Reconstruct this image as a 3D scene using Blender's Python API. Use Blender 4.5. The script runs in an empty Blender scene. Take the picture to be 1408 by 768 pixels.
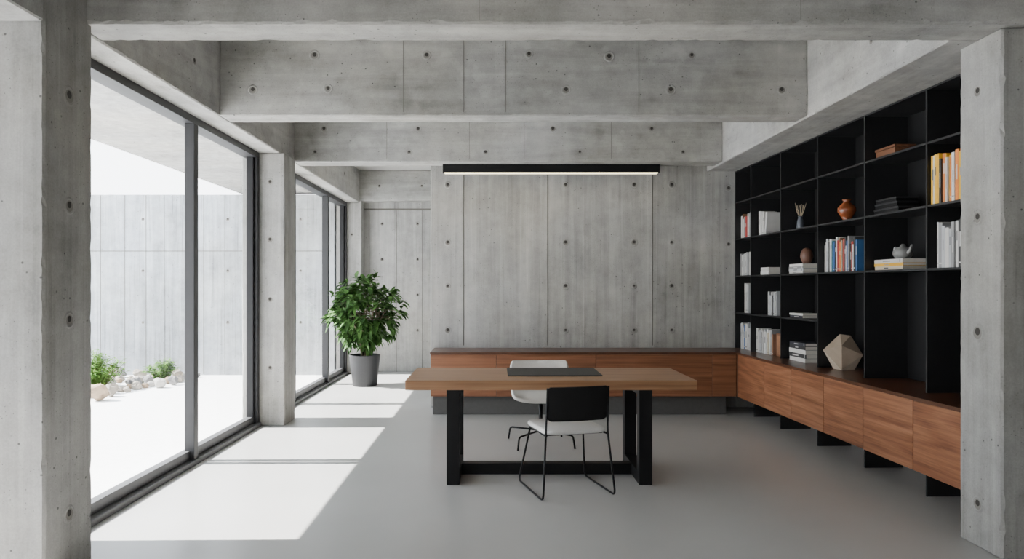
import bpy, bmesh, math, random
from mathutils import Vector, Matrix, noise
random.seed(7)
S=bpy.context.scene
COL=S.collection

# ---------------------------------------------------------------- materials
def newmat(name):
    m=bpy.data.materials.new(name); m.use_nodes=True
    nt=m.node_tree; b=nt.nodes["Principled BSDF"]
    return m,nt,b
def math_(nt,op,a,b=None,c=None,clamp=False):
    n=nt.nodes.new("ShaderNodeMath"); n.operation=op; n.use_clamp=clamp
    for i,v in enumerate((a,b,c)):
        if v is None: continue
        if isinstance(v,(int,float)): n.inputs[i].default_value=v
        else: nt.links.new(v,n.inputs[i])
    return n.outputs[0]
def mapping(nt,src,scale,loc=(0,0,0)):
    n=nt.nodes.new("ShaderNodeMapping"); nt.links.new(src,n.inputs[0])
    n.inputs["Scale"].default_value=scale; n.inputs["Location"].default_value=loc
    return n.outputs[0]
def noise_(nt,vec,scale,detail=4,rough=.55,dist=0):
    n=nt.nodes.new("ShaderNodeTexNoise"); nt.links.new(vec,n.inputs["Vector"])
    n.inputs["Scale"].default_value=scale; n.inputs["Detail"].default_value=detail
    n.inputs["Roughness"].default_value=rough; n.inputs["Distortion"].default_value=dist
    return n.outputs[0]
def ramp(nt,src,stops):
    n=nt.nodes.new("ShaderNodeValToRGB"); nt.links.new(src,n.inputs[0])
    e=n.color_ramp.elements
    while len(e)<len(stops): e.new(.5)
    for el,(p,c) in zip(e,stops):
        el.position=p; el.color=(c[0],c[1],c[2],1) if not isinstance(c,(int,float)) else (c,c,c,1)
    return n.outputs[0]
def mixc(nt,fac,a,b,mode='MIX'):
    n=nt.nodes.new("ShaderNodeMix"); n.data_type='RGBA'; n.blend_type=mode
    for i,v in ((0,fac),(6,a),(7,b)):
        if isinstance(v,(int,float)): n.inputs[i].default_value=v
        elif isinstance(v,tuple): n.inputs[i].default_value=(v[0],v[1],v[2],1)
        else: nt.links.new(v,n.inputs[i])
    return n.outputs[2]
def bump(nt,b,h,strength=.3,dist=.01):
    n=nt.nodes.new("ShaderNodeBump"); n.inputs["Strength"].default_value=strength; n.inputs["Distance"].default_value=dist
    nt.links.new(h,n.inputs["Height"]); nt.links.new(n.outputs[0],b.inputs["Normal"])

def concrete(name,base=(.355,.350,.335),streak='Z',contrast=1.05,boards=.14,rough=.85,drip=.12):
    m,nt,b=newmat(name)
    g=nt.nodes.new("ShaderNodeNewGeometry").outputs["Position"]
    st={'Z':(6,6,.4),'X':(.5,5,5),'Y':(5,.5,5)}[streak]
    big=noise_(nt,g,1.3,8,.68)
    strk=noise_(nt,mapping(nt,g,st),1.5,6,.62,.5)
    mid=noise_(nt,g,7,5,.68)
    fine=noise_(nt,g,110,2,.6)
    a=math_(nt,'MULTIPLY',math_(nt,'SUBTRACT',big,.5),.9*contrast)
    c=math_(nt,'MULTIPLY',math_(nt,'SUBTRACT',strk,.5),.8*contrast)
    d=math_(nt,'MULTIPLY',math_(nt,'SUBTRACT',mid,.5),.5*contrast)
    e=math_(nt,'MULTIPLY',math_(nt,'SUBTRACT',fine,.5),.36)
    v=math_(nt,'ADD',math_(nt,'ADD',a,c),math_(nt,'ADD',d,e))
    sx=nt.nodes.new("ShaderNodeSeparateXYZ"); nt.links.new(g,sx.inputs[0])
    if streak=='Z':
        u=math_(nt,'ADD',sx.outputs[0],sx.outputs[1]); u=math_(nt,'FLOOR',math_(nt,'DIVIDE',u,.53))
    else:
        u=math_(nt,'FLOOR',math_(nt,'DIVIDE',sx.outputs[0 if streak=='X' else 1],1.15))
    w=nt.nodes.new("ShaderNodeTexWhiteNoise"); w.noise_dimensions='1D'; nt.links.new(u,w.inputs["W"])
    v=math_(nt,'ADD',v,math_(nt,'MULTIPLY',math_(nt,'SUBTRACT',w.outputs[0],.5),boards))
    dr=noise_(nt,mapping(nt,g,{'Z':(16,16,.35),'X':(3,3,3),'Y':(3,3,3)}[streak]),1.5,3,.5)
    v=math_(nt,'SUBTRACT',v,math_(nt,'MULTIPLY',ramp(nt,dr,[(.58,0),(.68,1)]),drip))
    v=math_(nt,'ADD',v,math_(nt,'MULTIPLY',ramp(nt,dr,[(.33,1),(.39,0)]),.12))
    v=math_(nt,'ADD',v,1.0)
    pm=None
    for sc,th,st_ in ((15,.11,.65),(42,.14,.5)):
        vo=nt.nodes.new("ShaderNodeTexVoronoi"); nt.links.new(g,vo.inputs["Vector"]); vo.inputs["Scale"].default_value=sc
        pit=ramp(nt,vo.outputs["Distance"],[(0,1),(th*.6,1),(th,0)])
        pres=ramp(nt,noise_(nt,g,3.7 if sc<20 else 2.1,2),[(0,0),(.46,0),(.54,1)])
        p=math_(nt,'MULTIPLY',math_(nt,'MULTIPLY',pit,pres),st_)
        pm=p if pm is None else math_(nt,'MAXIMUM',pm,p)
    v=math_(nt,'MULTIPLY',v,math_(nt,'SUBTRACT',1.0,pm))
    cc=nt.nodes.new("ShaderNodeVectorMath"); cc.operation='SCALE'
    cc.inputs[0].default_value=base; nt.links.new(v,cc.inputs["Scale"])
    warm=ramp(nt,noise_(nt,g,.7,4),[(.38,(1.0,.98,.94)),(.6,(.985,.99,1.0))])
    out=mixc(nt,1.0,cc.outputs[0],warm,'MULTIPLY')
    nt.links.new(out,b.inputs["Base Color"]); b.inputs["Roughness"].default_value=rough
    b.inputs["Specular IOR Level"].default_value=.25
    h=math_(nt,'SUBTRACT',math_(nt,'ADD',math_(nt,'MULTIPLY',mid,.4),math_(nt,'MULTIPLY',fine,.25)),pm)
    bump(nt,b,h,.3,.005)
    return m
def plain(name,c,rough=.5,metal=0,bumpscale=0,var=.06,spec=.5,bstr=.2):
    m,nt,b=newmat(name)
    t=nt.nodes.new("ShaderNodeTexCoord").outputs["Object"]
    n=noise_(nt,t,bumpscale or 12,3)
    lo=tuple(x*(1-var) for x in c); hi=tuple(min(1,x*(1+var)) for x in c)
    nt.links.new(ramp(nt,n,[(.3,lo),(.7,hi)]),b.inputs["Base Color"])
    b.inputs["Roughness"].default_value=rough; b.inputs["Metallic"].default_value=metal
    b.inputs["Specular IOR Level"].default_value=spec
    if bumpscale: bump(nt,b,n,bstr,.003)
    return m
def wood(name,stops,axis='X',rough=.45,ring=.07):
    m,nt,b=newmat(name)
    t=nt.nodes.new("ShaderNodeNewGeometry").outputs["Position"]
    oi=nt.nodes.new("ShaderNodeObjectInfo")
    off=nt.nodes.new("ShaderNodeVectorMath"); off.operation='SCALE'; off.inputs[0].default_value=(7.3,3.1,5.7)
    nt.links.new(oi.outputs["Random"],off.inputs["Scale"])
    ad=nt.nodes.new("ShaderNodeVectorMath"); ad.operation='ADD'
    nt.links.new(t,ad.inputs[0]); nt.links.new(off.outputs[0],ad.inputs[1])
    v=ad.outputs[0]
    def k(al,ac): return (al,ac,ac) if axis=='X' else (ac,al,ac)
    f=noise_(nt,mapping(nt,v,k(.22,2.2)),1.1,2,.4,.1)
    r=math_(nt,'FRACT',math_(nt,'MULTIPLY',f,15))
    r=math_(nt,'ABSOLUTE',math_(nt,'SUBTRACT',math_(nt,'MULTIPLY',r,2.0),1.0))
    f2=noise_(nt,mapping(nt,v,k(1.5,95)),1,3,.6)
    f3=noise_(nt,mapping(nt,v,k(.4,26)),1,4,.6)
    g=math_(nt,'ADD',math_(nt,'MULTIPLY',r,ring),math_(nt,'MULTIPLY',f2,.35))
    g=math_(nt,'ADD',g,math_(nt,'MULTIPLY',f3,.55))
    g=math_(nt,'ADD',g,math_(nt,'MULTIPLY',math_(nt,'SUBTRACT',oi.outputs["Random"],.5),.07))
    nt.links.new(ramp(nt,g,stops),b.inputs["Base Color"])
    b.inputs["Roughness"].default_value=rough
    bump(nt,b,f2,.1,.0015)
    return m

CW=concrete("concrete_wall")
CB=concrete("concrete_beam",streak='X',boards=.10,contrast=1.15,base=(.335,.330,.315))
CL=concrete("concrete_long_beam",streak='Y',boards=.10)
CP=concrete("concrete_pillar",boards=.0,contrast=1.1,base=(.295,.29,.277))
CX=concrete("concrete_exterior",base=(.33,.347,.362),contrast=1.3,boards=.20,drip=.30)
CD=plain("tie_hole_shade",(.05,.047,.042),.95,spec=.1)  # dark colour stands in for the shade inside a tie hole
CR=plain("tie_hole_rim",(.20,.19,.175),.95,spec=.1)
CS=plain("formwork_seam",(.15,.143,.13),.95,spec=.1)
CHI=plain("concrete_ceiling",(.40,.395,.38),.9)
CWH=plain("painted_wall",(.42,.415,.40),.9)
PLI=plain("shaded_plinth_concrete",(.09,.088,.084),.9,bumpscale=30)  # shade of the recess under the cabinets put into the base colour
TER=plain("terrace_paving",(.78,.78,.77),.8,var=.04)
m,nt,b=newmat("polished_floor")
g=nt.nodes.new("ShaderNodeNewGeometry").outputs["Position"]
n1=noise_(nt,g,.8,4,.5)
nt.links.new(ramp(nt,n1,[(.3,(.415,.413,.40)),(.7,(.47,.467,.452))]),b.inputs["Base Color"])
b.inputs["Roughness"].default_value=.30
FL=m
BLK=plain("black_steel",(.004,.004,.0045),.5,var=.1,spec=.25)
BLKM=plain("matte_black_laminate",(.011,.011,.012),.5,var=.15,bumpscale=40,bstr=.05,spec=.45)
CHB=plain("black_plywood_back",(.006,.006,.0065),.6,spec=.3)
FRM=plain("anthracite_aluminium",(.026,.026,.028),.5,var=.08,spec=.35)
FRM3=plain("track_aluminium",(.075,.075,.078),.5,var=.08,spec=.4)
FRM2=plain("dark_aluminium",(.006,.006,.007),.5,var=.08,spec=.3)
WAL=wood("walnut_veneer",[(.32,(.12,.042,.018)),(.44,(.21,.081,.036)),(.54,(.28,.118,.056)),(.68,(.37,.172,.088))],'Y',.4,.12)
WALX=wood("walnut_veneer_across",[(.30,(.105,.036,.015)),(.43,(.18,.068,.030)),(.54,(.24,.098,.046)),(.68,(.31,.138,.068))],'X',.4)
TOPW=plain("dark_walnut_top",(.085,.035,.018),.28,var=.25)
TBL=wood("table_walnut",[(.30,(.155,.072,.030)),(.43,(.26,.130,.059)),(.54,(.33,.175,.084)),(.68,(.42,.24,.125))],'X',.42)
FAB=plain("white_wool_fabric",(.68,.67,.65),.9,bumpscale=220,bstr=.4)
FABC=plain("cream_fabric",(.56,.54,.505),.9,bumpscale=200,bstr=.4)
MAT=plain("black_leather",(.012,.012,.013),.5,bumpscale=150,spec=.3)
POT=plain("charcoal_pot",(.022,.022,.024),.6,bumpscale=60)
SOIL=plain("soil",(.05,.035,.022),.95,bumpscale=50,var=.4)
BARK=plain("bark",(.13,.10,.065),.9,bumpscale=40,var=.3)
PAGE=plain("book_pages",(.70,.67,.60),.9,var=.05)
gm=bpy.data.materials.new("clear_glass"); gm.use_nodes=True; nt=gm.node_tree
for n in list(nt.nodes): nt.nodes.remove(n)
o=nt.nodes.new("ShaderNodeOutputMaterial"); mx=nt.nodes.new("ShaderNodeMixShader")
tr=nt.nodes.new("ShaderNodeBsdfTransparent"); tr.inputs[0].default_value=(.96,.97,.97,1)
gl=nt.nodes.new("ShaderNodeBsdfGlossy"); gl.inputs["Roughness"].default_value=.01
fr=nt.nodes.new("ShaderNodeFresnel"); fr.inputs[0].default_value=1.3
nt.links.new(fr.outputs[0],mx.inputs[0]); nt.links.new(tr.outputs[0],mx.inputs[1]); nt.links.new(gl.outputs[0],mx.inputs[2])
nt.links.new(mx.outputs[0],o.inputs[0]); GLS=gm
m,nt,b=newmat("led_diffuser"); b.inputs["Base Color"].default_value=(1,.95,.85,1)
b.inputs["Emission Color"].default_value=(1,.86,.55,1); b.inputs["Emission Strength"].default_value=3.5; LED=m
def leafmat(name,lo,hi):
    m,nt,b=newmat(name)
    g=nt.nodes.new("ShaderNodeNewGeometry")
    n=noise_(nt,g.outputs["Position"],9,3)
    ad=math_(nt,'ADD',math_(nt,'MULTIPLY',n,.6),math_(nt,'MULTIPLY',g.outputs["Random Per Island"],.4))
    nt.links.new(ramp(nt,ad,[(.25,lo),(.75,hi)]),b.inputs["Base Color"])
    b.inputs["Roughness"].default_value=.6; b.inputs["Specular IOR Level"].default_value=.2
    return m
LEAF=leafmat("ficus_leaf",(.018,.050,.012),(.075,.165,.038))
LEAF2=leafmat("garden_leaf",(.045,.125,.02),(.15,.29,.05))

# ---------------------------------------------------------------- helpers
def finish(name,bm,mats,loc=(0,0,0),smooth=False):
    me=bpy.data.meshes.new(name)
    bmesh.ops.translate(bm,verts=bm.verts,vec=-Vector(loc))
    bm.to_mesh(me); bm.free()
    if not isinstance(mats,(list,tuple)): mats=[mats]
    for x in mats: me.materials.append(x)
    if smooth:
        for p in me.polygons: p.use_smooth=True
    o=bpy.data.objects.new(name,me); COL.objects.link(o); o.location=loc
    return o
def addbox(bm,x0,x1,y0,y1,z0,z1,mi=0,bev=0):
    r=bmesh.ops.create_cube(bm,size=1)
    vs=r['verts']
    for v in vs:
        v.co=Vector(((x0+x1)/2+v.co.x*(x1-x0),(y0+y1)/2+v.co.y*(y1-y0),(z0+z1)/2+v.co.z*(z1-z0)))
    fs=set(f for v in vs for f in v.link_faces)
    for f in fs: f.material_index=mi
    if bev:
        es=list(set(e for v in vs for e in v.link_edges))
        q=bmesh.ops.bevel(bm,geom=es,offset=bev,segments=2,affect='EDGES',profile=.6)
        for f in q['faces']: f.material_index=mi
def box(name,x0,x1,y0,y1,z0,z1,mat,bev=0):
    bm=bmesh.new(); addbox(bm,x0,x1,y0,y1,z0,z1,0,bev)
    return finish(name,bm,mat,((x0+x1)/2,(y0+y1)/2,z0))
def child(c,p):
    c.parent=p; c.matrix_parent_inverse=p.matrix_basis.inverted(); return c
def empty(name,loc):
    e=bpy.data.objects.new(name,None); e.empty_display_size=.1; COL.objects.link(e); e.location=loc; return e
def tag(o,label,cat,group=None):
    o["label"]=label; o["category"]=cat
    if group: o["group"]=group
    return o
def struct(o,label=None):
    o["kind"]="structure"
    if label: o["label"]=label
    return o
def hole(bm,axis,sgn,c,r=.025):
    ax={'X':(Vector((1,0,0)),Vector((0,1,0)),Vector((0,0,1))),'Y':(Vector((0,1,0)),Vector((1,0,0)),Vector((0,0,1)))}[axis]
    n,u,v=ax; n=n*sgn; c=Vector(c); K=16
    r=r*random.uniform(.8,1.15)
    off=Vector((0,0,1))*r*.22
    T=[2*math.pi*i/K for i in range(K)]
    a=[bm.verts.new(c+n*.0022+off+(u*math.cos(t)+v*math.sin(t))*r*.62) for t in T]
    a2=[bm.verts.new(c+n*.0030+(u*math.cos(t)+v*math.sin(t))*r*1.05) for t in T]
    b_=[bm.verts.new(c+n*.0045+(u*math.cos(t)+v*math.sin(t))*r*1.35) for t in T]
    c_=[bm.verts.new(c+n*.0004+(u*math.cos(t)+v*math.sin(t))*r*1.7) for t in T]
    f=bm.faces.new(a); f.material_index=1  # flat disc painted with the hole's inner shade
    for i in range(K):
        j=(i+1)%K
        for p,q,mi in ((a,a2,2),(a2,b_,0),(b_,c_,0)):
            f=bm.faces.new((p[i],p[j],q[j],q[i])); f.material_index=mi
def conc(name,x0,x1,y0,y1,z0,z1,mat,holes=(),seams=(),jit=.006,bev=.008,label=None):
    bm=bmesh.new(); addbox(bm,x0,x1,y0,y1,z0,z1)
    bmesh.ops.bevel(bm,geom=bm.edges[:],offset=bev,segments=1,affect='EDGES')
    ext=[x1-x0,y1-y0,z1-z0]; k=ext.index(max(ext)); L=ext[k]; lo=[x0,y0,z0][k]
    n=max(6,int(L/.04))
    no=Vector((0,0,0)); no[k]=1
    for i in range(1,n):
        co=Vector((0,0,0)); co[k]=lo+L*i/n+random.uniform(-.012,.012)
        bmesh.ops.bisect_plane(bm,geom=bm.verts[:]+bm.edges[:]+bm.faces[:],plane_co=co,plane_no=no)
    cen=Vector(((x0+x1)/2,(y0+y1)/2,(z0+z1)/2))
    hx=[(x1-x0)/2,(y1-y0)/2,(z1-z0)/2]
    for v in bm.verts:
        for a in range(3):
            if a==k: continue
            dd=hx[a]-abs(v.co[a]-cen[a])
            if abs(dd-bev)<1e-4:
                s=-1 if v.co[a]>cen[a] else 1
                v.co[a]+=s*random.random()**5*jit*1.6
    for h in holes: hole(bm,*h)
    for s in seams: addbox(bm,*s,mi=3)
    o=finish(name,bm,[mat,CD,CR,CS],((x0+x1)/2,(y0+y1)/2,z0))
    return struct(o,label)
def tube(bm,pts,r,fil=0,seg=8,mi=0):
    P=[Vector(p) for p in pts]
    if fil:
        Q=[P[0]]
        for i in range(1,len(P)-1):
            a,b,c=P[i-1],P[i],P[i+1]
            d1=(a-b); d2=(c-b); f=min(fil,d1.length*.45,d2.length*.45)
            s=b+d1.normalized()*f; e=b+d2.normalized()*f
            for t in [j/5 for j in range(6)]:
                Q.append(s*(1-t)**2+b*2*t*(1-t)+e*t*t)
        Q.append(P[-1]); P=Q
    T=(P[1]-P[0]).normalized()
    up=Vector((0,0,1)) if abs(T.z)<.9 else Vector((1,0,0))
    nrm=T.cross(up).normalized()
    rings=[]
    for i,p in enumerate(P):
        if i==0: t=P[1]-P[0]
        elif i==len(P)-1: t=P[-1]-P[-2]
        else: t=(P[i+1]-P[i]).normalized()+(P[i]-P[i-1]).normalized()
        t.normalize(); nrm=(nrm-t*nrm.dot(t)).normalized(); bn=t.cross(nrm)
        rr=r[min(i,len(r)-1)] if isinstance(r,(list,tuple)) else r
        rings.append([bm.verts.new(p+(nrm*math.cos(2*math.pi*k/seg)+bn*math.sin(2*math.pi*k/seg))*rr) for k in range(seg)])
    for i in range(len(rings)-1):
        for k in range(seg):
            f=bm.faces.new((rings[i][k],rings[i][(k+1)%seg],rings[i+1][(k+1)%seg],rings[i+1][k])); f.material_index=mi; f.smooth=True
    bm.faces.new(rings[0][::-1]).material_index=mi; bm.faces.new(rings[-1]).material_index=mi
def lathe(name,prof,loc,mat,seg=40):
    bm=bmesh.new(); rings=[]
    for r,z in prof:
        rings.append([bm.verts.new((loc[0]+r*math.cos(2*math.pi*k/seg),loc[1]+r*math.sin(2*math.pi*k/seg),loc[2]+z)) for k in range(seg)] if r>1e-6 else [bm.verts.new((loc[0],loc[1],loc[2]+z))])
    for a,b_ in zip(rings[:-1],rings[1:]):
        for k in range(seg):
            j=(k+1)%seg
            if len(a)==1 and len(b_)==1: continue
            if len(a)==1: f=bm.faces.new((a[0],b_[j],b_[k]))
            elif len(b_)==1: f=bm.faces.new((a[k],a[j],b_[0]))
            else: f=bm.faces.new((a[k],a[j],b_[j],b_[k]))
            f.smooth=True
    bmesh.ops.recalc_face_normals(bm,faces=bm.faces[:])
    return finish(name,bm,mat,loc)

# ================================================================= SETTING
struct(box("floor",-2.6,5.5,-4,12.6,-.15,0,FL),"smooth light grey polished screed floor")
struct(box("ceiling",-2.9,5.5,-4.0,9.0,3.5,3.7,CHI),"cast concrete ceiling slab above the beams")
struct(box("wall_rear_blocker",-2.9,5.5,-4.2,-4.0,0,3.5,CWH),"plain unseen wall added behind the camera to cut frontal light")  # unseen, added so less sky light enters from behind the camera
struct(box("wall_side_blocker",5.5,5.7,-4.0,4.2,0,3.5,CWH),"plain unseen side wall added to cut frontal light")  # out of view, added to close the right side against frontal light
struct(box("wall_return",3.35,5.5,4.2,4.4,0,3.5,CWH),"plain return wall")
struct(box("wall_left_blocker",-2.9,-2.65,-1.0,2.6,0,3.5,CWH),"plain unseen wall added to dim the near column")  # added out of view to keep light off the near column's front face
struct(box("trim_1",-2.9,-.5,8.4,12.6,3.36,3.5,CHI),"lower concrete ceiling slab over the passage")

hs=[('Y',-1,(x,8.7,z)) for x in (-.56,.85,1.67,2.12) for z in (2.66,1.97,1.45,.92)]+[('Y',-1,(2.80,8.7,z)) for z in (2.62,1.95)]
sm=[(x-.005,x+.005,8.6965,8.701,.74,3.4) for x in (-.37,.635,1.89)]+[(x-.0015,x+.0015,8.6975,8.701,.74,3.4) for x in (1.08,)]
conc("wall_back",-.765,3.6,8.7,9.0,0,3.5,CW,hs,sm,jit=.004,label="board-formed concrete wall with tie holes and vertical seams")
conc("wall_passage",-.765,-.5,9.0,12.6,0,3.4,CW,label="concrete side wall of the passage")
conc("wall_far",-2.7,-.5,12.3,12.6,0,3.4,CW,[('Y',-1,(x,12.3,z)) for x in (-1.9,-1.3) for z in (2.5,1.9,1.3,.7)],
     [(x-.005,x+.005,12.296,12.301,0,2.75) for x in (-2.12,-1.66,-1.22)]+[(-2.2,-.8,12.29,12.301,2.73,2.76)],label="recessed concrete wall at the end of the passage")
conc("trim_2",-2.62,-2.2,12.03,12.3,0,2.86,CP,[('Y',-1,(-2.36,12.03,z)) for z in (2.3,1.4)],label="concrete pilaster beside the far window")
conc("trim_3",-2.62,-.765,12.0,12.3,2.86,3.36,CB,[('Y',-1,(-1.9,12.0,3.1)),('Y',-1,(-1.2,12.0,3.1))],label="concrete lintel beam over the passage wall")
conc("trim_4",-2.2,4.2,3.8,4.07,2.82,3.5,CB,[],[(x-.0012,x+.0012,3.7985,3.801,2.84,3.5) for x in (-.08,1.6)],jit=.012,bev=.01,label="concrete ceiling beam nearest the room opening")
conc("trim_5",-2.23,2.54,5.9,6.14,2.83,3.5,CB,
     [('Y',-1,(x,5.9,z)) for x,z in ((-1.96,3.04),(-1.35,3.05),(-1.46,3.32),(-.55,3.32),(.28,3.33),(.93,3.31),(.58,3.04),(1.43,3.04),(2.33,3.04),(1.6,3.32))],
     [(x-.002,x+.002,5.8975,5.901,2.86,3.5) for x in (-.74,-.25,.09,1.17)],jit=.006,label="exposed concrete cross beam with tie holes")
conc("trim_6",-2.3,2.54,8.1,8.4,2.835,3.5,CB,
     [('Y',-1,(x,8.1,z)) for x,z in ((-1.9,3.2),(-.85,3.2),(.65,3.2),(1.75,3.2),(-2.0,2.94),(-.95,2.94),(-.1,2.94),(.95,2.94),(2.1,2.94))],
     [(x-.002,x+.002,8.0975,8.101,2.86,3.5) for x in (-1.2,-.28,.33,1.3)],jit=.006,label="exposed concrete cross beam near the back wall")
conc("trim_7",2.54,3.7,4.07,8.7,2.82,3.5,CL,[('X',-1,(2.54,y,3.1)) for y in (4.9,7.2)],jit=.006,label="concrete edge beam above the shelving")
conc("trim_8",-2.62,-2.23,3.6,12.0,2.83,3.5,CL,[('X',1,(-2.23,y,3.12)) for y in (4.7,5.4,7.0,9.3,10.8)],jit=.006,label="concrete edge beam above the windows")
conc("trim_9",-2.95,-2.13,3.44,3.85,0,3.5,CP,[('X',1,(-2.13,3.64,z),.032) for z in (2.40,1.85,1.28,.31)],jit=.006,bev=.01,label="concrete column with tie holes beside the window")
conc("trim_10",-3.6,-2.13,3.0,3.44,2.70,3.5,CB,jit=.006,label="concrete beam end above the column")
conc("trim_11",2.685,3.35,3.85,4.2,0,2.82,CP,[('X',-1,(2.685,4.04,z),.03) for z in (2.53,1.83,1.19,.24)],jit=.008,bev=.01,label="concrete column with chipped edges at the shelving end")
conc("trim_12",-2.62,-2.18,7.55,7.95,0,2.83,CP,[('Y',-1,(-2.33,7.55,z)) for z in (2.53,1.93,1.31,.6)],jit=.006,label="concrete column between the two windows")
conc("wall_left",-2.75,-2.50,3.85,4.08,0,2.83,CP,label="short concrete wall return beside the column")

TH=.0314
RM=Matrix.Translation((2.88,8.2,0))@Matrix.Rotation(TH,4,'Z')@Matrix.Translation((-2.88,-8.2,0))
def rw(o): o.matrix_basis=RM@o.matrix_basis; return o
w=rw(struct(box("wall_right",3.25,3.45,4.21,8.68,0,2.82,CP),"concrete side wall behind the shelving"))

struct(box("trim_13",-14,-2.62,-5,12.0,-.2,-.02,TER),"pale sunlit concrete terrace outside the windows")
hx=[('Y',-1,(x,12.0,z)) for x in (-8.6,-7.2,-5.8,-4.4,-3.2) for z in (2.55,1.7,.85)]
sx_=[(x-.004,x+.004,11.996,12.001,0,2.95) for x in (-9,-7.9,-7.2,-6.75,-6.5,-6.1,-5.75,-5.45,-5.1,-4.8,-4.45,-4.15,-3.85,-3.6)]+[(-12,-2.7,11.996,12.001,2.02,2.032)]
conc("wall_garden",-14,-2.64,12.0,12.3,-.2,2.96,CX,hx,sx_,label="tall pale board-formed concrete garden wall")
conc("trim_14",-4.27,-2.64,-5,12.3,3.0,3.3,CP,label="concrete roof overhang outside the windows")

def window(idx,y0,y1,mull,label):
    e=empty("window_%d"%idx,(-2.52,(y0+y1)/2,0)); struct(e,label)
    def part(nm,*a,mat=FRM,bev=.004):
        o=box(nm,*a,mat,bev); o["kind"]="structure"; child(o,e); return o
    part("window_sill_track",-2.62,-2.42,y0,y1,0,.04,mat=FRM3)
    part("bottom_rail",-2.55,-2.48,y0,y1,.04,.11,mat=FRM3)
    part("head_frame",-2.58,-2.44,y0,y1,2.77,2.83)
    part("jamb",-2.56,-2.44,y0,y0+.06,.04,2.77)
    part("jamb",-2.54,-2.44,y1-.07,y1,.04,2.77)
    part("jamb_liner",-2.54,-2.47,y1-.11,y1-.07,.11,2.77,mat=FRM2)
    ys=[y0+.06]
    for m_ in mull:
        part("mullion",-2.52,-2.44,m_-.09,m_-.01,.04,2.77,mat=FRM)
        part("mullion",-2.55,-2.49,m_+.0,m_+.08,.04,2.77,mat=FRM2)
        ys+= [m_]
    ys+=[y1-.11]
    for a,b_ in zip(ys[:-1],ys[1:]):
        bm=bmesh.new()
        vs=[bm.verts.new(p) for p in ((-2.53,a,.10),(-2.53,b_,.10),(-2.53,b_,2.775),(-2.53,a,2.775))]
        bm.faces.new(vs); o=finish("glass_pane",bm,GLS,(-2.53,(a+b_)/2,.10)); o["kind"]="structure"; child(o,e)
window(1,4.08,7.55,[6.0],"floor-to-ceiling dark aluminium sliding window")
window(2,7.95,12.03,[8.95,10.75],"dark aluminium framed window along the passage")

# ================================================================= CABINETS
ZT=.713; ZB=.219
def cabinet(x0,x1,y0,y1,face,mat,label):
    e=empty("wall_cabinet",((x0+x1)/2,(y0+y1)/2,ZB))
    if face=='-X':
        b1=box("body",x0+.02,x1,y0+.0015,y1-.0015,ZB,ZT-.025,mat)
        d=box("door",x0,x0+.019,y0+.003,y1-.003,ZB,ZT-.028,mat,.0015)
    else:
        b1=box("body",x0+.001,x1-.001,y0+.02,y1,ZB,ZT-.025,mat)
        d=box("door",x0+.0015,x1-.0015,y0,y0+.019,ZB,ZT-.028,mat,.001)
    child(b1,e); child(d,e)
    tag(e,label,"cabinet","walnut low cabinets")
    return e
DY=[4.235,5.017,5.81,6.60,7.39,8.18,8.66]
ys=[4.26,4.88,5.50,6.12,6.74,7.36,8.09]
for a,b_ in zip(ys[:-1],ys[1:]):
    e=cabinet(2.70,3.235,a,b_,'-X',WAL,"floating walnut cabinet with plain door under the black shelving")
    for y in DY[1:-1]+[4.275]:
        if a<=y<b_ or (b_>8 and y==8.18):
            y=min(y,8.08)
            c=box("support_panel",2.88,3.19,y-.008,y+.008,0,ZB,BLKM,.001); c["label"]="black steel support panel"; child(c,e)
    rw(e)
xs=[-.715,.02,1.134,2.43,2.705]
for a,b_ in zip(xs[:-1],xs[1:]):
    cabinet(a,b_,8.12,8.69,'-Y',WALX,"low walnut cabinet against the concrete back wall")
bm=bmesh.new()
p1=RM@Vector((2.69,4.25,0)); p2=RM@Vector((3.24,4.25,0))
pc=RM@Vector((2.69,8.11,0)); pd=RM@Vector((3.24,8.66,0))
pts=[(-.72,8.10),(pc.x,8.10),(p1.x,p1.y),(p2.x,p2.y),(pd.x,8.695),(-.72,8.695)]
lo=[bm.verts.new((x,y,ZT-.024)) for x,y in pts]; hi=[bm.verts.new((x,y,ZT)) for x,y in pts]
bm.faces.new(lo[::-1]); bm.faces.new(hi)
for i in range(6): bm.faces.new((lo[i],lo[(i+1)%6],hi[(i+1)%6],hi[i]))
bmesh.ops.recalc_face_normals(bm,faces=bm.faces[:])
tag(finish("cabinet_worktop",bm,TOPW,(1.5,8.4,ZT-.024)),"continuous dark walnut L-shaped worktop along two walls","worktop")
conc("trim_15",-.70,2.62,8.22,8.69,0,ZB,PLI,jit=.002,bev=.005,label="recessed plinth under the low cabinets with shade put into its dark colour")

# ================================================================= BOOKSHELF
SX0,SX1=2.88,3.235
e=empty("bookshelf",(3.05,6.4,ZT)); tag(e,"matte black built-in bookshelf with open compartments over walnut cabinets","bookshelf")
ZS=[1.13,1.565,2.0,2.435]
child(box("back_panel",SX1-.008,SX1+.008,4.235,8.66,ZT+.001,2.812,CHB),e)
t=.008
for y in DY: child(box("divider",SX0,SX1-.008,y-t,y+t,ZT+.001,2.812,BLKM,.001),e)
for z in ZS:
    for a,b_ in zip(DY[:-1],DY[1:]):
        if z==1.13 and a<6.5: continue
        child(box("shelf",SX0+.003,SX1-.008,a+t,b_-t,z-.008,z+.008,BLKM,.001),e)
child(box("shelf",SX0,SX1-.008,4.235,8.66,2.80,2.812,BLKM),e)
rw(e)

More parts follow.
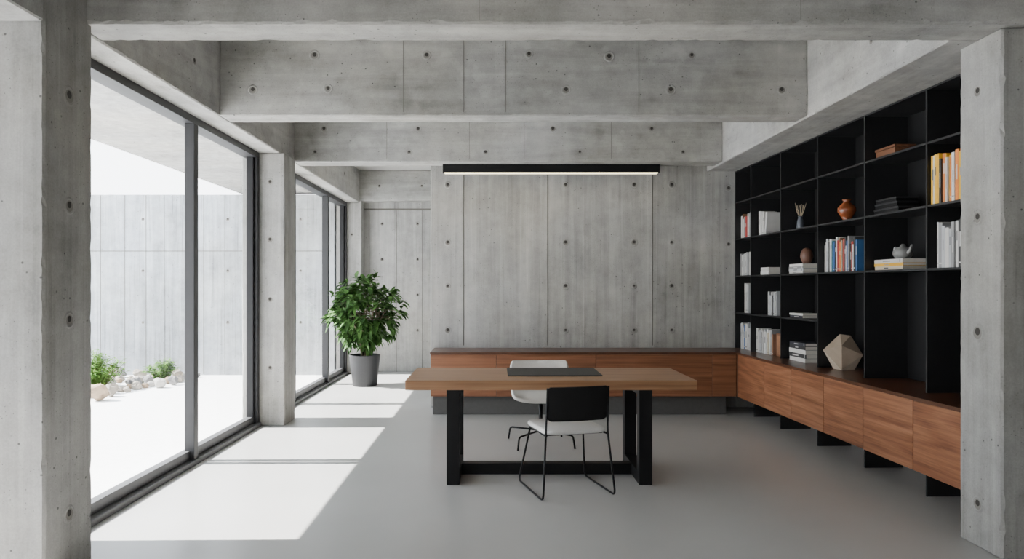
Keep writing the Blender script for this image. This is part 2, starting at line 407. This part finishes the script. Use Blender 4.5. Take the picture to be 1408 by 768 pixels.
def cmat(c,_c={}):
    k=tuple(round(x,3) for x in c)
    if k not in _c: _c[k]=plain("book_cover",c,.6,var=.05)
    return _c[k]
PAL={'w':(.60,.59,.56),'g':(.26,.26,.26),'d':(.03,.03,.033),'r':(.45,.05,.035),'b':(.05,.14,.34),'y':(.75,.42,.03),'o':(.65,.20,.04),'c':(.50,.43,.32),'n':(.24,.12,.07),'l':(.42,.43,.44),'t':(.10,.28,.33)}
NMC={'w':'white','g':'grey','d':'black','r':'red','b':'blue','y':'yellow','o':'orange','c':'beige','n':'brown','l':'pale grey','t':'teal'}
def bookmesh(th,h,dp,c):
    bm=bmesh.new(); k=.002
    addbox(bm,0,dp,0,k,0,h); addbox(bm,0,dp,th-k,th,0,h); addbox(bm,0,k,k,th-k,0,h)
    addbox(bm,k,dp-.004,k,th-k,.003,h-.004,1)
    if random.random()<.6:
        a=random.uniform(.62,.8); addbox(bm,-.0005,.0,th*.35,th*.65,h*(a-random.uniform(.12,.35)),h*a,2)
    if random.random()<.5: addbox(bm,-.0005,.0,th*.12,th*.88,h*.08,h*.11,2)
    me=bpy.data.meshes.new("book"); bm.to_mesh(me); bm.free()
    band=random.choice('dgg') if c in 'wlcy' else 'w'
    base=PAL[c]; v_=random.uniform(.85,1.1)
    for x in (cmat(tuple(round(q*v_,2) for q in base)),PAGE,cmat(tuple(v*.8+.05 for v in PAL[band]))): me.materials.append(x)
    return me
def putbook(me,M,label,group):
    o=bpy.data.objects.new("book",me); COL.objects.link(o); o.matrix_basis=RM@M
    tag(o,label,"book",group)
def row(y1,y0,z,cols,group,hmin=.2,hmax=.29,d=.05):
    y=y1; z+=.0085
    tot=y1-y0; ths=[random.uniform(.5,1.6) for _ in cols]; s=sum(ths); ths=[q*tot/s for q in ths]
    for c,th in zip(cols,ths):
        h=random.uniform(hmin,hmax); dp=random.uniform(.15,.19)
        me=bookmesh(th-.0015,h,dp,c)
        y-=th
        putbook(me,Matrix.Translation((SX0+d+random.uniform(0,.015),y,z)),"%s hardcover book standing upright on the black shelf"%NMC[c],group)
def stack(yc,z,cols,group,L=.3,W=.21,th=.026,d=.06,on="black shelf"):
    z+=.0085
    for c in cols:
        tt=th*random.uniform(.8,1.2); l=L*random.uniform(.88,1.02)
        me=bookmesh(tt,l,W*random.uniform(.9,1.0),c)
        R=Matrix.Translation((0,0,tt))@Matrix.Rotation(-math.pi/2,4,'X')
        M=Matrix.Translation((SX0+d,yc-l/2,z))@Matrix.Translation((W/2,l/2,0))@Matrix.Rotation(random.uniform(-.04,.04),4,'Z')@Matrix.Translation((-W/2,-l/2,0))@R
        putbook(me,M,"%s book lying flat in a stack on the %s"%(NMC[c],on),group); z+=tt+.0005
    return z
row(5.00,4.50,2.0,"ywyydoywyowoywyyywwy","yellow and white books on the upper shelf",.29,.345,.01)
row(4.93,4.45,1.565,"wglwlgwdlwglwlwg","pale grey books on the middle shelf",.25,.31,.01)
row(6.585,6.03,1.565,"wwlwgwlwtbrdwrnocrdwbgdrwdb","mixed colour books on the middle shelf",.22,.31,.05)
row(7.86,7.62,1.13,"wglwdlwgl","white and grey books on the lower shelf",.21,.27,.05)
row(8.165,7.72,ZT-.008,"wwlwgwlwwcwgn","books standing on the worktop",.22,.29,.05)
row(8.64,8.3,2.0,"wlnwgrwwlgw","books on the upper shelf near the corner",.22,.29,.05)
row(8.64,8.3,1.565,"gwlwwlgwl","pale books on the middle shelf near the corner",.22,.27,.05)
row(8.50,8.38,1.13,"wwl","white books on the lower shelf near the corner",.33,.36,.05)
row(8.64,8.3,ZT-.008,"lwwbwwgwlw","books on the worktop near the corner",.25,.32,.05)
z_st=stack(5.58,1.565,"cyw","stacked books under the grey ornament",.40,.24,.026)
z_egg=stack(7.17,1.565,"wlgw","stacked books under the brown vase",.34,.22,.024)
stack(7.17,1.13,"dw","small stack on the lower shelf",.30,.2,.022)
stack(7.14,ZT-.008,"wdwdd","black and white books stacked on the worktop",.38,.24,.036,on="worktop")
stack(7.93,1.565,"ww","white boxes on the middle shelf",.26,.2,.04)
for i,(yy,an) in enumerate(((8.10,0.0),(8.06,-.05),(8.015,-.10),(7.95,-.2))):
    me=bookmesh(.04,.27-.01*i,.17,'w')
    M=Matrix.Translation((SX0+.06,yy-.04,2.0095))@Matrix.Rotation(-an,4,'X')
    putbook(me,M,"white book leaning on its neighbour on the black shelf","leaning white books")

def mk(nm,o,label,cat): return rw(tag(o,label,cat))
BOXW=wood("brown_box_wood",[(.3,(.10,.038,.018)),(.5,(.17,.07,.032)),(.7,(.24,.10,.05))],'Y')
e=empty("wooden_box",(3.03,5.64,2.4435)); child(box("body",2.95,3.11,5.51,5.77,2.4435,2.505,BOXW,.004),e)
child(box("lid",2.945,3.115,5.505,5.775,2.507,2.527,BOXW,.004),e); mk(0,e,"small brown wooden box with lid on the top shelf","box")
BLID=plain("black_box_lid",(.03,.03,.032),.35)
for i,(w_,h0,h1) in enumerate(((.33,0,.045),(.30,.046,.085),(.27,.086,.12))):
    e=empty("storage_box",(3.03,5.63,2.0085+h0))
    child(box("body",2.95,3.12,5.63-w_/2,5.63+w_/2,2.0085+h0,2.0085+h1-.012,BLK,.003),e)
    child(box("lid",2.947,3.123,5.63-w_/2-.003,5.63+w_/2+.003,2.0085+h1-.012,2.0085+h1,BLID,.003),e)
    e["group"]="stacked black boxes"; mk(0,e,"flat black box stacked on the upper shelf","box")
ORV=plain("amber_ceramic",(.24,.065,.022),.22,bumpscale=9,var=.35)
e=empty("vase",(3.03,6.37,2.0085))
child(lathe("vase_body",[(r*.9,z*.92) for r,z in [(0,0),(.035,0),(.045,.01),(.03,.02),(.06,.06),(.085,.105),(.082,.14),(.05,.175),(.03,.19),(.03,.2),(.045,.215),(.04,.215),(.02,.195),(0,.195)]],(3.03,6.37,2.0085),ORV),e)
mk(0,e,"round amber ceramic vase with footed base on the shelf","vase")
e=empty("reed_vase",(3.03,7.27,2.0085))
child(lathe("vase_body",[(0,0),(.03,0),(.036,.03),(.03,.09),(.018,.125),(.024,.14),(.018,.14),(.012,.12),(0,.12)],(3.03,7.27,2.0085),plain("grey_vase",(.10,.11,.13),.4)),e)
STK=plain("reed",(.42,.34,.24),.8)
for i in range(5):
    a=i*1.26+.3; bm=bmesh.new(); q0=Vector((3.03,7.27,2.12)); q1=Vector((3.03+.03*math.cos(a),7.27+.05*math.sin(a),2.20)); q2=Vector((3.03+.04*math.cos(a),7.27+.095*math.sin(a),2.26+.012*(i%3)))
    tube(bm,[q0,q1,q2],[.0045,.0035,.002],seg=6); tube(bm,[q1,q1+Vector((.0,-.02*math.sin(a)-.01,.055))],[.003,.002],seg=6)
    o=finish("twig",bm,STK,(3.03,7.27,2.12)); child(o,e)
mk(0,e,"small dark bottle vase holding pale branching twigs","vase")
e=empty("egg_vase",(3.02,7.11,z_egg)); 
child(lathe("vase_body",[(0,0),(.03,0),(.05,.03),(.06,.07),(.055,.11),(.035,.145),(.012,.155),(0,.15)],(3.02,7.11,z_egg),plain("brown_stoneware",(.14,.065,.042),.5,bumpscale=12)),e)
mk(0,e,"brown egg-shaped stoneware vase on stacked books","vase")
STN=plain("grey_stoneware",(.20,.20,.195),.5,bumpscale=15,var=.2)
e=empty("stoneware_teapot",(3.03,5.54,z_st))
child(lathe("body",[(0,0),(.045,0),(.068,.03),(.07,.055),(.05,.085),(.02,.095),(.018,.105),(.008,.115),(0,.115)],(3.03,5.54,z_st),STN),e)
bm=bmesh.new(); tube(bm,[(3.03,5.49,z_st+.04),(3.03,5.45,z_st+.06),(3.03,5.425,z_st+.105)],[.016,.012,.008]); child(finish("spout",bm,STN,(3.03,5.49,z_st+.04)),e)
bm=bmesh.new(); tube(bm,[(3.03,5.595,z_st+.075),(3.03,5.65,z_st+.10),(3.03,5.655,z_st+.04),(3.03,5.6,z_st+.025)],.007,.025); child(finish("handle",bm,STN,(3.03,5.6,z_st+.05)),e)
mk(0,e,"small grey stoneware teapot on stacked books","teapot")
bm=bmesh.new()
hp=[(-.02,.03,.31),(.05,-.02,.30)]
for k,(r_,z_) in enumerate(((.165,.20),(.15,.13),(.17,.17),(.145,.22),(.165,.14))):
    a=2*math.pi*k/5+.35; hp.append((r_*math.cos(a),r_*math.sin(a),z_))
for k in range(4):
    a=2*math.pi*k/4+.9; hp.append((.085*math.cos(a),.085*math.sin(a),0))
for p in hp: bm.verts.new((3.03+p[0],6.42+p[1],ZT+.0005+p[2]))
q=bmesh.ops.convex_hull(bm,input=bm.verts[:])
bmesh.ops.recalc_face_normals(bm,faces=bm.faces[:])
pm=plain("polyhedron_paper",(.32,.25,.185),.75,var=.1)
pm2=plain("polyhedron_light",(.48,.40,.31),.75,var=.1)
o=finish("geometric_sculpture",bm,[pm,pm2],(3.03,6.42,ZT+.0005))
for i,p in enumerate(o.data.polygons): p.material_index=1 if i%3==0 else 0
mk(0,o,"grey-beige faceted angular sculpture standing on the worktop","sculpture")
e=empty("picture_frame",(2.97,7.58,ZT+.001))
child(box("frame",2.96,2.98,7.50,7.68,ZT+.001,ZT+.24,BOXW,.003),e)
child(box("picture",2.957,2.961,7.52,7.66,ZT+.02,ZT+.22,plain("picture_print",(.35,.17,.09),.6,bumpscale=5,var=.6)),e)
mk(0,e,"small brown framed picture standing on the worktop","picture")

# ================================================================= TABLE
TZ=.77
e=empty("desk",(.41,5.66,0)); tag(e,"long walnut desk with black steel frame legs","table")
child(box("table_top",-.645,1.46,5.24,6.07,TZ-.070,TZ,TBL,.004),e)
for xa in (-.35,1.055):
    xb=xa+.095
    for ya in (5.30,5.90): child(box("leg",xa,xb,ya,ya+.09,.0,TZ-.0705,BLK,.002),e)
    child(box("leg_runner",xa,xb,5.39,5.90,.0,.085,BLK,.002),e)
    child(box("leg_top_bar",xa,xb,5.39,5.90,TZ-.12,TZ-.0705,BLK,.002),e)
child(box("stretcher",-.255,1.055,5.60,5.69,.0,.085,BLK,.002),e)
o=box("desk_pad",.10,.815,5.48,6.0,TZ,TZ+.008,MAT,.002); tag(o,"black leather desk pad lying on the walnut desk","desk pad")

# ================================================================= CHAIRS
def xf(pts,M): return [M@Vector(p) for p in pts]
def slab_round(name,w,l,th,M,mat,r=.06,crown=0.0):
    bm=bmesh.new(); K=8; ring=[]
    for cx,cy,a0 in ((w/2-r,l/2-r,0),(-w/2+r,l/2-r,90),(-w/2+r,-l/2+r,180),(w/2-r,-l/2+r,270)):
        for i in range(K+1):
            a=math.radians(a0+90*i/K); ring.append((cx+r*math.cos(a),cy+r*math.sin(a)))
    layers=[(.94,0),(.985,th*.12),(1,th*.4),(1,th*.6),(.98,th*.88),(.93,th)]
    rs=[[bm.verts.new((x*s,y*s,z)) for x,y in ring] for s,z in layers]
    n=len(ring)
    for a,b_ in zip(rs[:-1],rs[1:]):
        for i in range(n): bm.faces.new((a[i],a[(i+1)%n],b_[(i+1)%n],b_[i])).smooth=True
    bm.faces.new(rs[0][::-1])
    prev=rs[-1]
    for s,dz in ((.7,crown*.7),(.35,crown),):
        nr=[bm.verts.new((x*s,y*s,th+dz)) for x,y in ring]
        for i in range(n): bm.faces.new((prev[i],prev[(i+1)%n],nr[(i+1)%n],nr[i])).smooth=True
        prev=nr
    bm.faces.new(prev)
    for v in bm.verts: v.co=M@v.co
    return finish(name,bm,mat,M.translation)
C=Matrix.Translation((.505,5.215,0))@Matrix.Rotation(math.radians(15),4,'Z')
e=empty("desk_chair",(.505,5.215,0)); tag(e,"black-backed chair with white seat and thin steel sled legs","chair","desk chairs")
for s in (-1,1):
    bm=bmesh.new()
    tube(bm,xf([(s*.222,-.262,.76),(s*.225,-.235,.46),(s*.262,-.285,.010),(s*.262,.275,.010),(s*.205,.17,.425)],C),.0072,.05)
    child(finish("leg",bm,BLK,C@Vector((s*.25,0,0))),e)
bm=bmesh.new(); 
for yy in (.15,-.16): tube(bm,xf([(-.215,yy,.425),(.215,yy,.425)],C),.008)
tube(bm,xf([(-.205,.17,.425),(-.222,-.235,.43)],C),.0075); tube(bm,xf([(.205,.17,.425),(.222,-.235,.43)],C),.0075)
child(finish("seat_frame",bm,BLK,C@Vector((0,0,.42))),e)
child(slab_round("seat",.455,.46,.036,C@Matrix.Translation((0,-.005,.433)),FAB,.07,.006),e)
def curved_plate(name,w0,w1,z0,z1,ybase,tilt,curve,th,M,mat,r=.025):
    bm=bmesh.new(); nx,nz=20,14; g={}
    for side in (0,1):
        for i in range(nx+1):
            for j in range(nz+1):
                u=-1+2*i/nx; t=j/nz
                w=(w0+(w1-w0)*t)/2; h=z1-z0
                dz=min(t,1-t)*h; sh=0
                if dz<r: sh=r-math.sqrt(max(0,r*r-(r-dz)**2))
                x=u*(w-sh); y=ybase-tilt*t+curve*(u*u)+ (th if side else 0)
                g[side,i,j]=bm.verts.new(M@Vector((x,y,z0+h*t)))
    for i in range(nx):
        for j in range(nz):
            bm.faces.new((g[0,i,j],g[0,i+1,j],g[0,i+1,j+1],g[0,i,j+1])).smooth=True
            bm.faces.new((g[1,i,j],g[1,i,j+1],g[1,i+1,j+1],g[1,i+1,j])).smooth=True
    for i in range(nx):
        bm.faces.new((g[0,i,0],g[1,i,0],g[1,i+1,0],g[0,i+1,0])); bm.faces.new((g[0,i,nz],g[0,i+1,nz],g[1,i+1,nz],g[1,i,nz]))
    for j in range(nz):
        bm.faces.new((g[0,0,j],g[0,0,j+1],g[1,0,j+1],g[1,0,j])); bm.faces.new((g[0,nx,j],g[1,nx,j],g[1,nx,j+1],g[0,nx,j+1]))
    bmesh.ops.recalc_face_normals(bm,faces=bm.faces[:])
    return finish(name,bm,mat,M@Vector((0,ybase,z0)))
child(curved_plate("backrest",.435,.455,.53,.765,-.262,.025,.02,.011,C,CHB),e)

C2=Matrix.Translation((.425,6.70,0))@Matrix.Rotation(math.radians(180),4,'Z')
e=empty("shell_chair",(.425,6.70,0)); tag(e,"cream upholstered shell chair on thin black four-foot base","chair","desk chairs")
prof=[(.235,.405),(.22,.435),(.12,.442),(0,.435),(-.12,.432),(-.19,.455),(-.225,.53),(-.245,.61),(-.26,.69),(-.268,.745)]
bm=bmesh.new(); nx=16; g={}
for j,(py,pz) in enumerate(prof):
    t=j/(len(prof)-1)
    w=.27 if t<.5 else .27+.015*math.sin((t-.5)*2*math.pi)
    if j==0: w=.235
    if j==len(prof)-1: w=.262
    for i in range(nx+1):
        u=-1+2*i/nx
        seatlift=.035*abs(u)**3*(1-max(0,(t-.45))/.55); fwd=.05*abs(u)**2.5*max(0,(t-.4)/.6)
        g[i,j]=bm.verts.new(C2@Vector((u*w,py+fwd,pz+seatlift)))
for i in range(nx):
    for j in range(len(prof)-1): bm.faces.new((g[i,j],g[i+1,j],g[i+1,j+1],g[i,j+1])).smooth=True
bmesh.ops.recalc_face_normals(bm,faces=bm.faces[:])
o=finish("upholstered_shell",bm,FABC,(.425,6.70,.45)); child(o,e)
md=o.modifiers.new("t","SOLIDIFY"); md.thickness=.036; md.offset=0
md=o.modifiers.new("s","SUBSURF"); md.levels=2; md.render_levels=2
bm=bmesh.new(); tube(bm,[(.425,6.70,.10),(.425,6.70,.405)],.018,seg=16); tube(bm,[(.425,6.70,.38),(.425,6.70,.414)],.09,seg=20)
child(finish("column",bm,BLK,(.425,6.70,.1)),e)
for k in range(4):
    a=math.radians(45+90*k+8); dx,dy=math.cos(a),math.sin(a)
    bm=bmesh.new(); tube(bm,[(.425,6.70,.125),(.425+.345*dx,6.70+.345*dy,.115),(.425+.365*dx,6.70+.365*dy,.0)],.0085,.03,seg=10)
    child(finish("leg",bm,BLK,(.425,6.70,.1)),e)

# ================================================================= LAMP
e=empty("linear_ceiling_lamp",(.645,8.32,2.745)); tag(e,"long slim black linear lamp with warm glowing underside","lamp")
child(box("lamp_body",-.59,1.88,8.27,8.37,2.741,2.834,BLK,.003),e)
child(box("led_strip",-.57,1.86,8.274,8.362,2.736,2.742,LED,.001),e)

# ================================================================= PLANT
px,py=-1.89,10.6
e=empty("potted_plant",(px,py,0)); tag(e,"leafy green shrub in a charcoal pot beside the window","potted plant")
child(lathe("pot",[(0,0),(.165,0),(.175,.01),(.222,.44),(.225,.452),(.21,.452),(.205,.42),(.19,.40),(0,.40)],(px,py,0),POT),e)
child(lathe("soil",[(0,.415),(.15,.412),(.198,.402)],(px,py,0),SOIL),e)
tips=[]
bm=bmesh.new()
rnd=random.Random(3)
for k in range(9):
    a=2*math.pi*k/9+rnd.uniform(-.3,.3); R_=rnd.uniform(.1,.34); zt=rnd.uniform(.95,1.4)
    p0=Vector((px+.04*math.cos(a),py+.04*math.sin(a),.40)); p2=Vector((px+R_*math.cos(a),py+R_*math.sin(a),zt))
    p1=(p0+p2)/2+Vector((.02*math.cos(a+1),.02*math.sin(a+1),.08))
    tube(bm,[p0,p1,p2],[.013,.009,.005],0,seg=6)
    for q in range(9):
        th=rnd.uniform(0,2*math.pi); 
        zz=rnd.uniform(-1,1); rr=math.sqrt(1-zz*zz)
        s=rnd.uniform(.62,1.0)
        sh=(1.0-.2*max(0,-zz))
        tp=Vector((px+.54*s*sh*rr*math.cos(th),py+.48*s*sh*rr*math.sin(th),1.08+.55*s*zz))
        src=p1.lerp(p2,rnd.random())
        if (tp-src).length<.62:
            tube(bm,[src,(src+tp)/2+Vector((0,0,.03)),tp],[.005,.004,.003],0,seg=5); tips.append(tp)
child(finish("stems",bm,BARK,(px,py,.4)),e)
for q in range(160):
    th=rnd.uniform(0,2*math.pi); zz=rnd.uniform(-1,1); rr=math.sqrt(1-zz*zz); s=rnd.uniform(.45,1.05)
    sh=1.0-.2*max(0,-zz)
    tips.append(Vector((px+.54*s*sh*rr*math.cos(th),py+.48*s*sh*rr*math.sin(th),1.08+.55*s*zz)))
def leaf(bm,base,d,up,L,W,fold=.25,droop=.25):
    d=d.normalized(); side=d.cross(up)
    if side.length<1e-3: side=Vector((1,0,0))
    side.normalize(); nrm=side.cross(d)
    sec=[(0,.03),(.2,.6),(.45,1),(.7,.78),(.9,.32),(1,0.02)]
    prev=None
    for t,w in sec:
        c=base+d*(L*t)-Vector((0,0,1))*(droop*L*t*t)
        l=bm.verts.new(c+side*W*w*.5+nrm*W*w*fold*.5); m_=bm.verts.new(c); r=bm.verts.new(c-side*W*w*.5+nrm*W*w*fold*.5)
        if prev:
            bm.faces.new((prev[0],prev[1],m_,l)).smooth=True; bm.faces.new((prev[1],prev[2],r,m_)).smooth=True
        prev=(l,m_,r)
bm=bmesh.new(); ctr=Vector((px,py,1.0))
for tp in tips:
    out=(tp-ctr).normalized()
    for q in range(rnd.randint(7,10)):
        d=out*.7+Vector((rnd.uniform(-1,1),rnd.uniform(-1,1),rnd.uniform(-.7,.7)))
        leaf(bm,tp+Vector((rnd.uniform(-.03,.03),rnd.uniform(-.03,.03),rnd.uniform(-.04,.04))),d,Vector((rnd.uniform(-.3,.3),rnd.uniform(-.3,.3),1)),rnd.uniform(.10,.16),rnd.uniform(.05,.08),.25,rnd.uniform(.15,.6))
child(finish("foliage",bm,LEAF,(px,py,1.1)),e)

# ================================================================= GARDEN
RK=[plain("river_stone",(.27,.24,.20),.85,bumpscale=8,var=.3),plain("pale_stone",(.38,.36,.33),.85,bumpscale=8,var=.2),plain("grey_stone",(.17,.165,.16),.85,bumpscale=8,var=.25),plain("tan_stone",(.30,.22,.15),.85,bumpscale=8,var=.25)]
SHR=((-5.72,10.35,.56,110,.48),(-5.1,11.2,.34,46,.26))
rr=random.Random(11); placed=[]
tries=0
while len(placed)<64 and tries<8000:
    tries+=1
    y=rr.uniform(9.1,11.7)
    x=rr.uniform(-.60*y,-4.75 if y>10.4 else -5.05)
    s=rr.uniform(.07,.17) if y<10.0 else rr.uniform(.05,.12)
    if any((x-a)**2+(y-b_)**2<(1.15*(s+c))**2 for a,b_,c in placed): continue
    if any((x-q[0])**2+(y-q[1])**2<(q[4]*.85+s)**2 for q in SHR): continue
    placed.append((x,y,s))
    bm=bmesh.new(); bmesh.ops.create_icosphere(bm,subdivisions=3,radius=1)
    sx,sy,sz=s*rr.uniform(.9,1.2),s*rr.uniform(.8,1.1),s*rr.uniform(.55,.85); off=Vector((rr.random()*50,0,0))
    for v in bm.verts:
        c0=v.co.copy()
        k=1+.45*noise.noise(c0*1.5+off)+.10*noise.noise(c0*4+off)
        for pl in range(4):
            nv=Vector((math.cos(pl*1.9+off.x),math.sin(pl*1.9+off.x),.5*math.sin(pl*2.3+off.x))).normalized()
            dd=c0.dot(nv)*k
            if dd>.72: k*=.72/dd
        v.co=Vector((c0.x*sx*k,c0.y*sy*k,c0.z*sz*k))
    mn=min(v.co.z for v in bm.verts)
    for v in bm.verts: v.co+=Vector((x,y,-.02-mn-.006))
    o=finish("garden_rock",bm,rr.choice(RK),(x,y,-.02),False)
    tag(o,"rough weathered stone lying in the garden bed","rock","rough rocks in the garden bed")
for k,(x,y,h,nn,RR) in enumerate(SHR):
    bm=bmesh.new()
    for q in range(nn):
        a=rr.uniform(0,2*math.pi); R_=RR*rr.uniform(.1,1); zt=h*rr.uniform(.5,1.0)*(1.05-.8*R_)
        p0=Vector((x+.3*R_*math.cos(a),y+.3*R_*math.sin(a),-.03)); p2=Vector((x+R_*math.cos(a),y+R_*math.sin(a),zt)); p1=(p0+p2)/2+Vector((0,0,.05))
        tube(bm,[p0,p1,p2],[.005,.004,.002],seg=5)
        for j in range(22):
            t=.15+.85*j/21; b0=p1.lerp(p2,max(0,2*t-1)) if t>.5 else p0.lerp(p1,2*t)
            aa=rr.uniform(0,2*math.pi)
            leaf(bm,b0,Vector((math.cos(aa),math.sin(aa),rr.uniform(-.1,.8))),Vector((0,0,1)),rr.uniform(.06,.12),rr.uniform(.018,.032),.3,.3)
    o=finish("garden_shrub",bm,LEAF2,(x,y,-.02))
    tag(o,"low spreading green feathery shrub growing among the stones","shrub","garden shrubs")

# ================================================================= LIGHT
sl=bpy.data.lights.new("sun","SUN"); sl.energy=40.0; sl.angle=.006; sl.color=(1,.975,.945)
so=bpy.data.objects.new("sun",sl); COL.objects.link(so)
tanel=3.0/3.13
d=Vector((1,.02,-tanel)).normalized()
so.rotation_euler=d.to_track_quat('-Z','Y').to_euler(); so.location=(-8,4,8)
w=bpy.data.worlds.new("World"); S.world=w; w.use_nodes=True; nt=w.node_tree
bg=nt.nodes["Background"]; bg.inputs[1].default_value=8.5
tc=nt.nodes.new("ShaderNodeTexCoord"); sp=nt.nodes.new("ShaderNodeSeparateXYZ"); nt.links.new(tc.outputs["Generated"],sp.inputs[0])
nt.links.new(ramp(nt,sp.outputs[2],[(0,(.97,.98,1.0)),(.6,(.78,.87,1.0))]),bg.inputs[0])

# ================================================================= CAMERA
cd=bpy.data.cameras.new("camera"); cam=bpy.data.objects.new("camera",cd); COL.objects.link(cam)
cam.location=(0,0,1.45); cam.rotation_euler=(math.radians(90),0,0)
cd.sensor_width=36; cd.lens=36*1000/1408
cd.shift_x=(704-680)/1408; cd.shift_y=(393-384)/1408
S.camera=cam
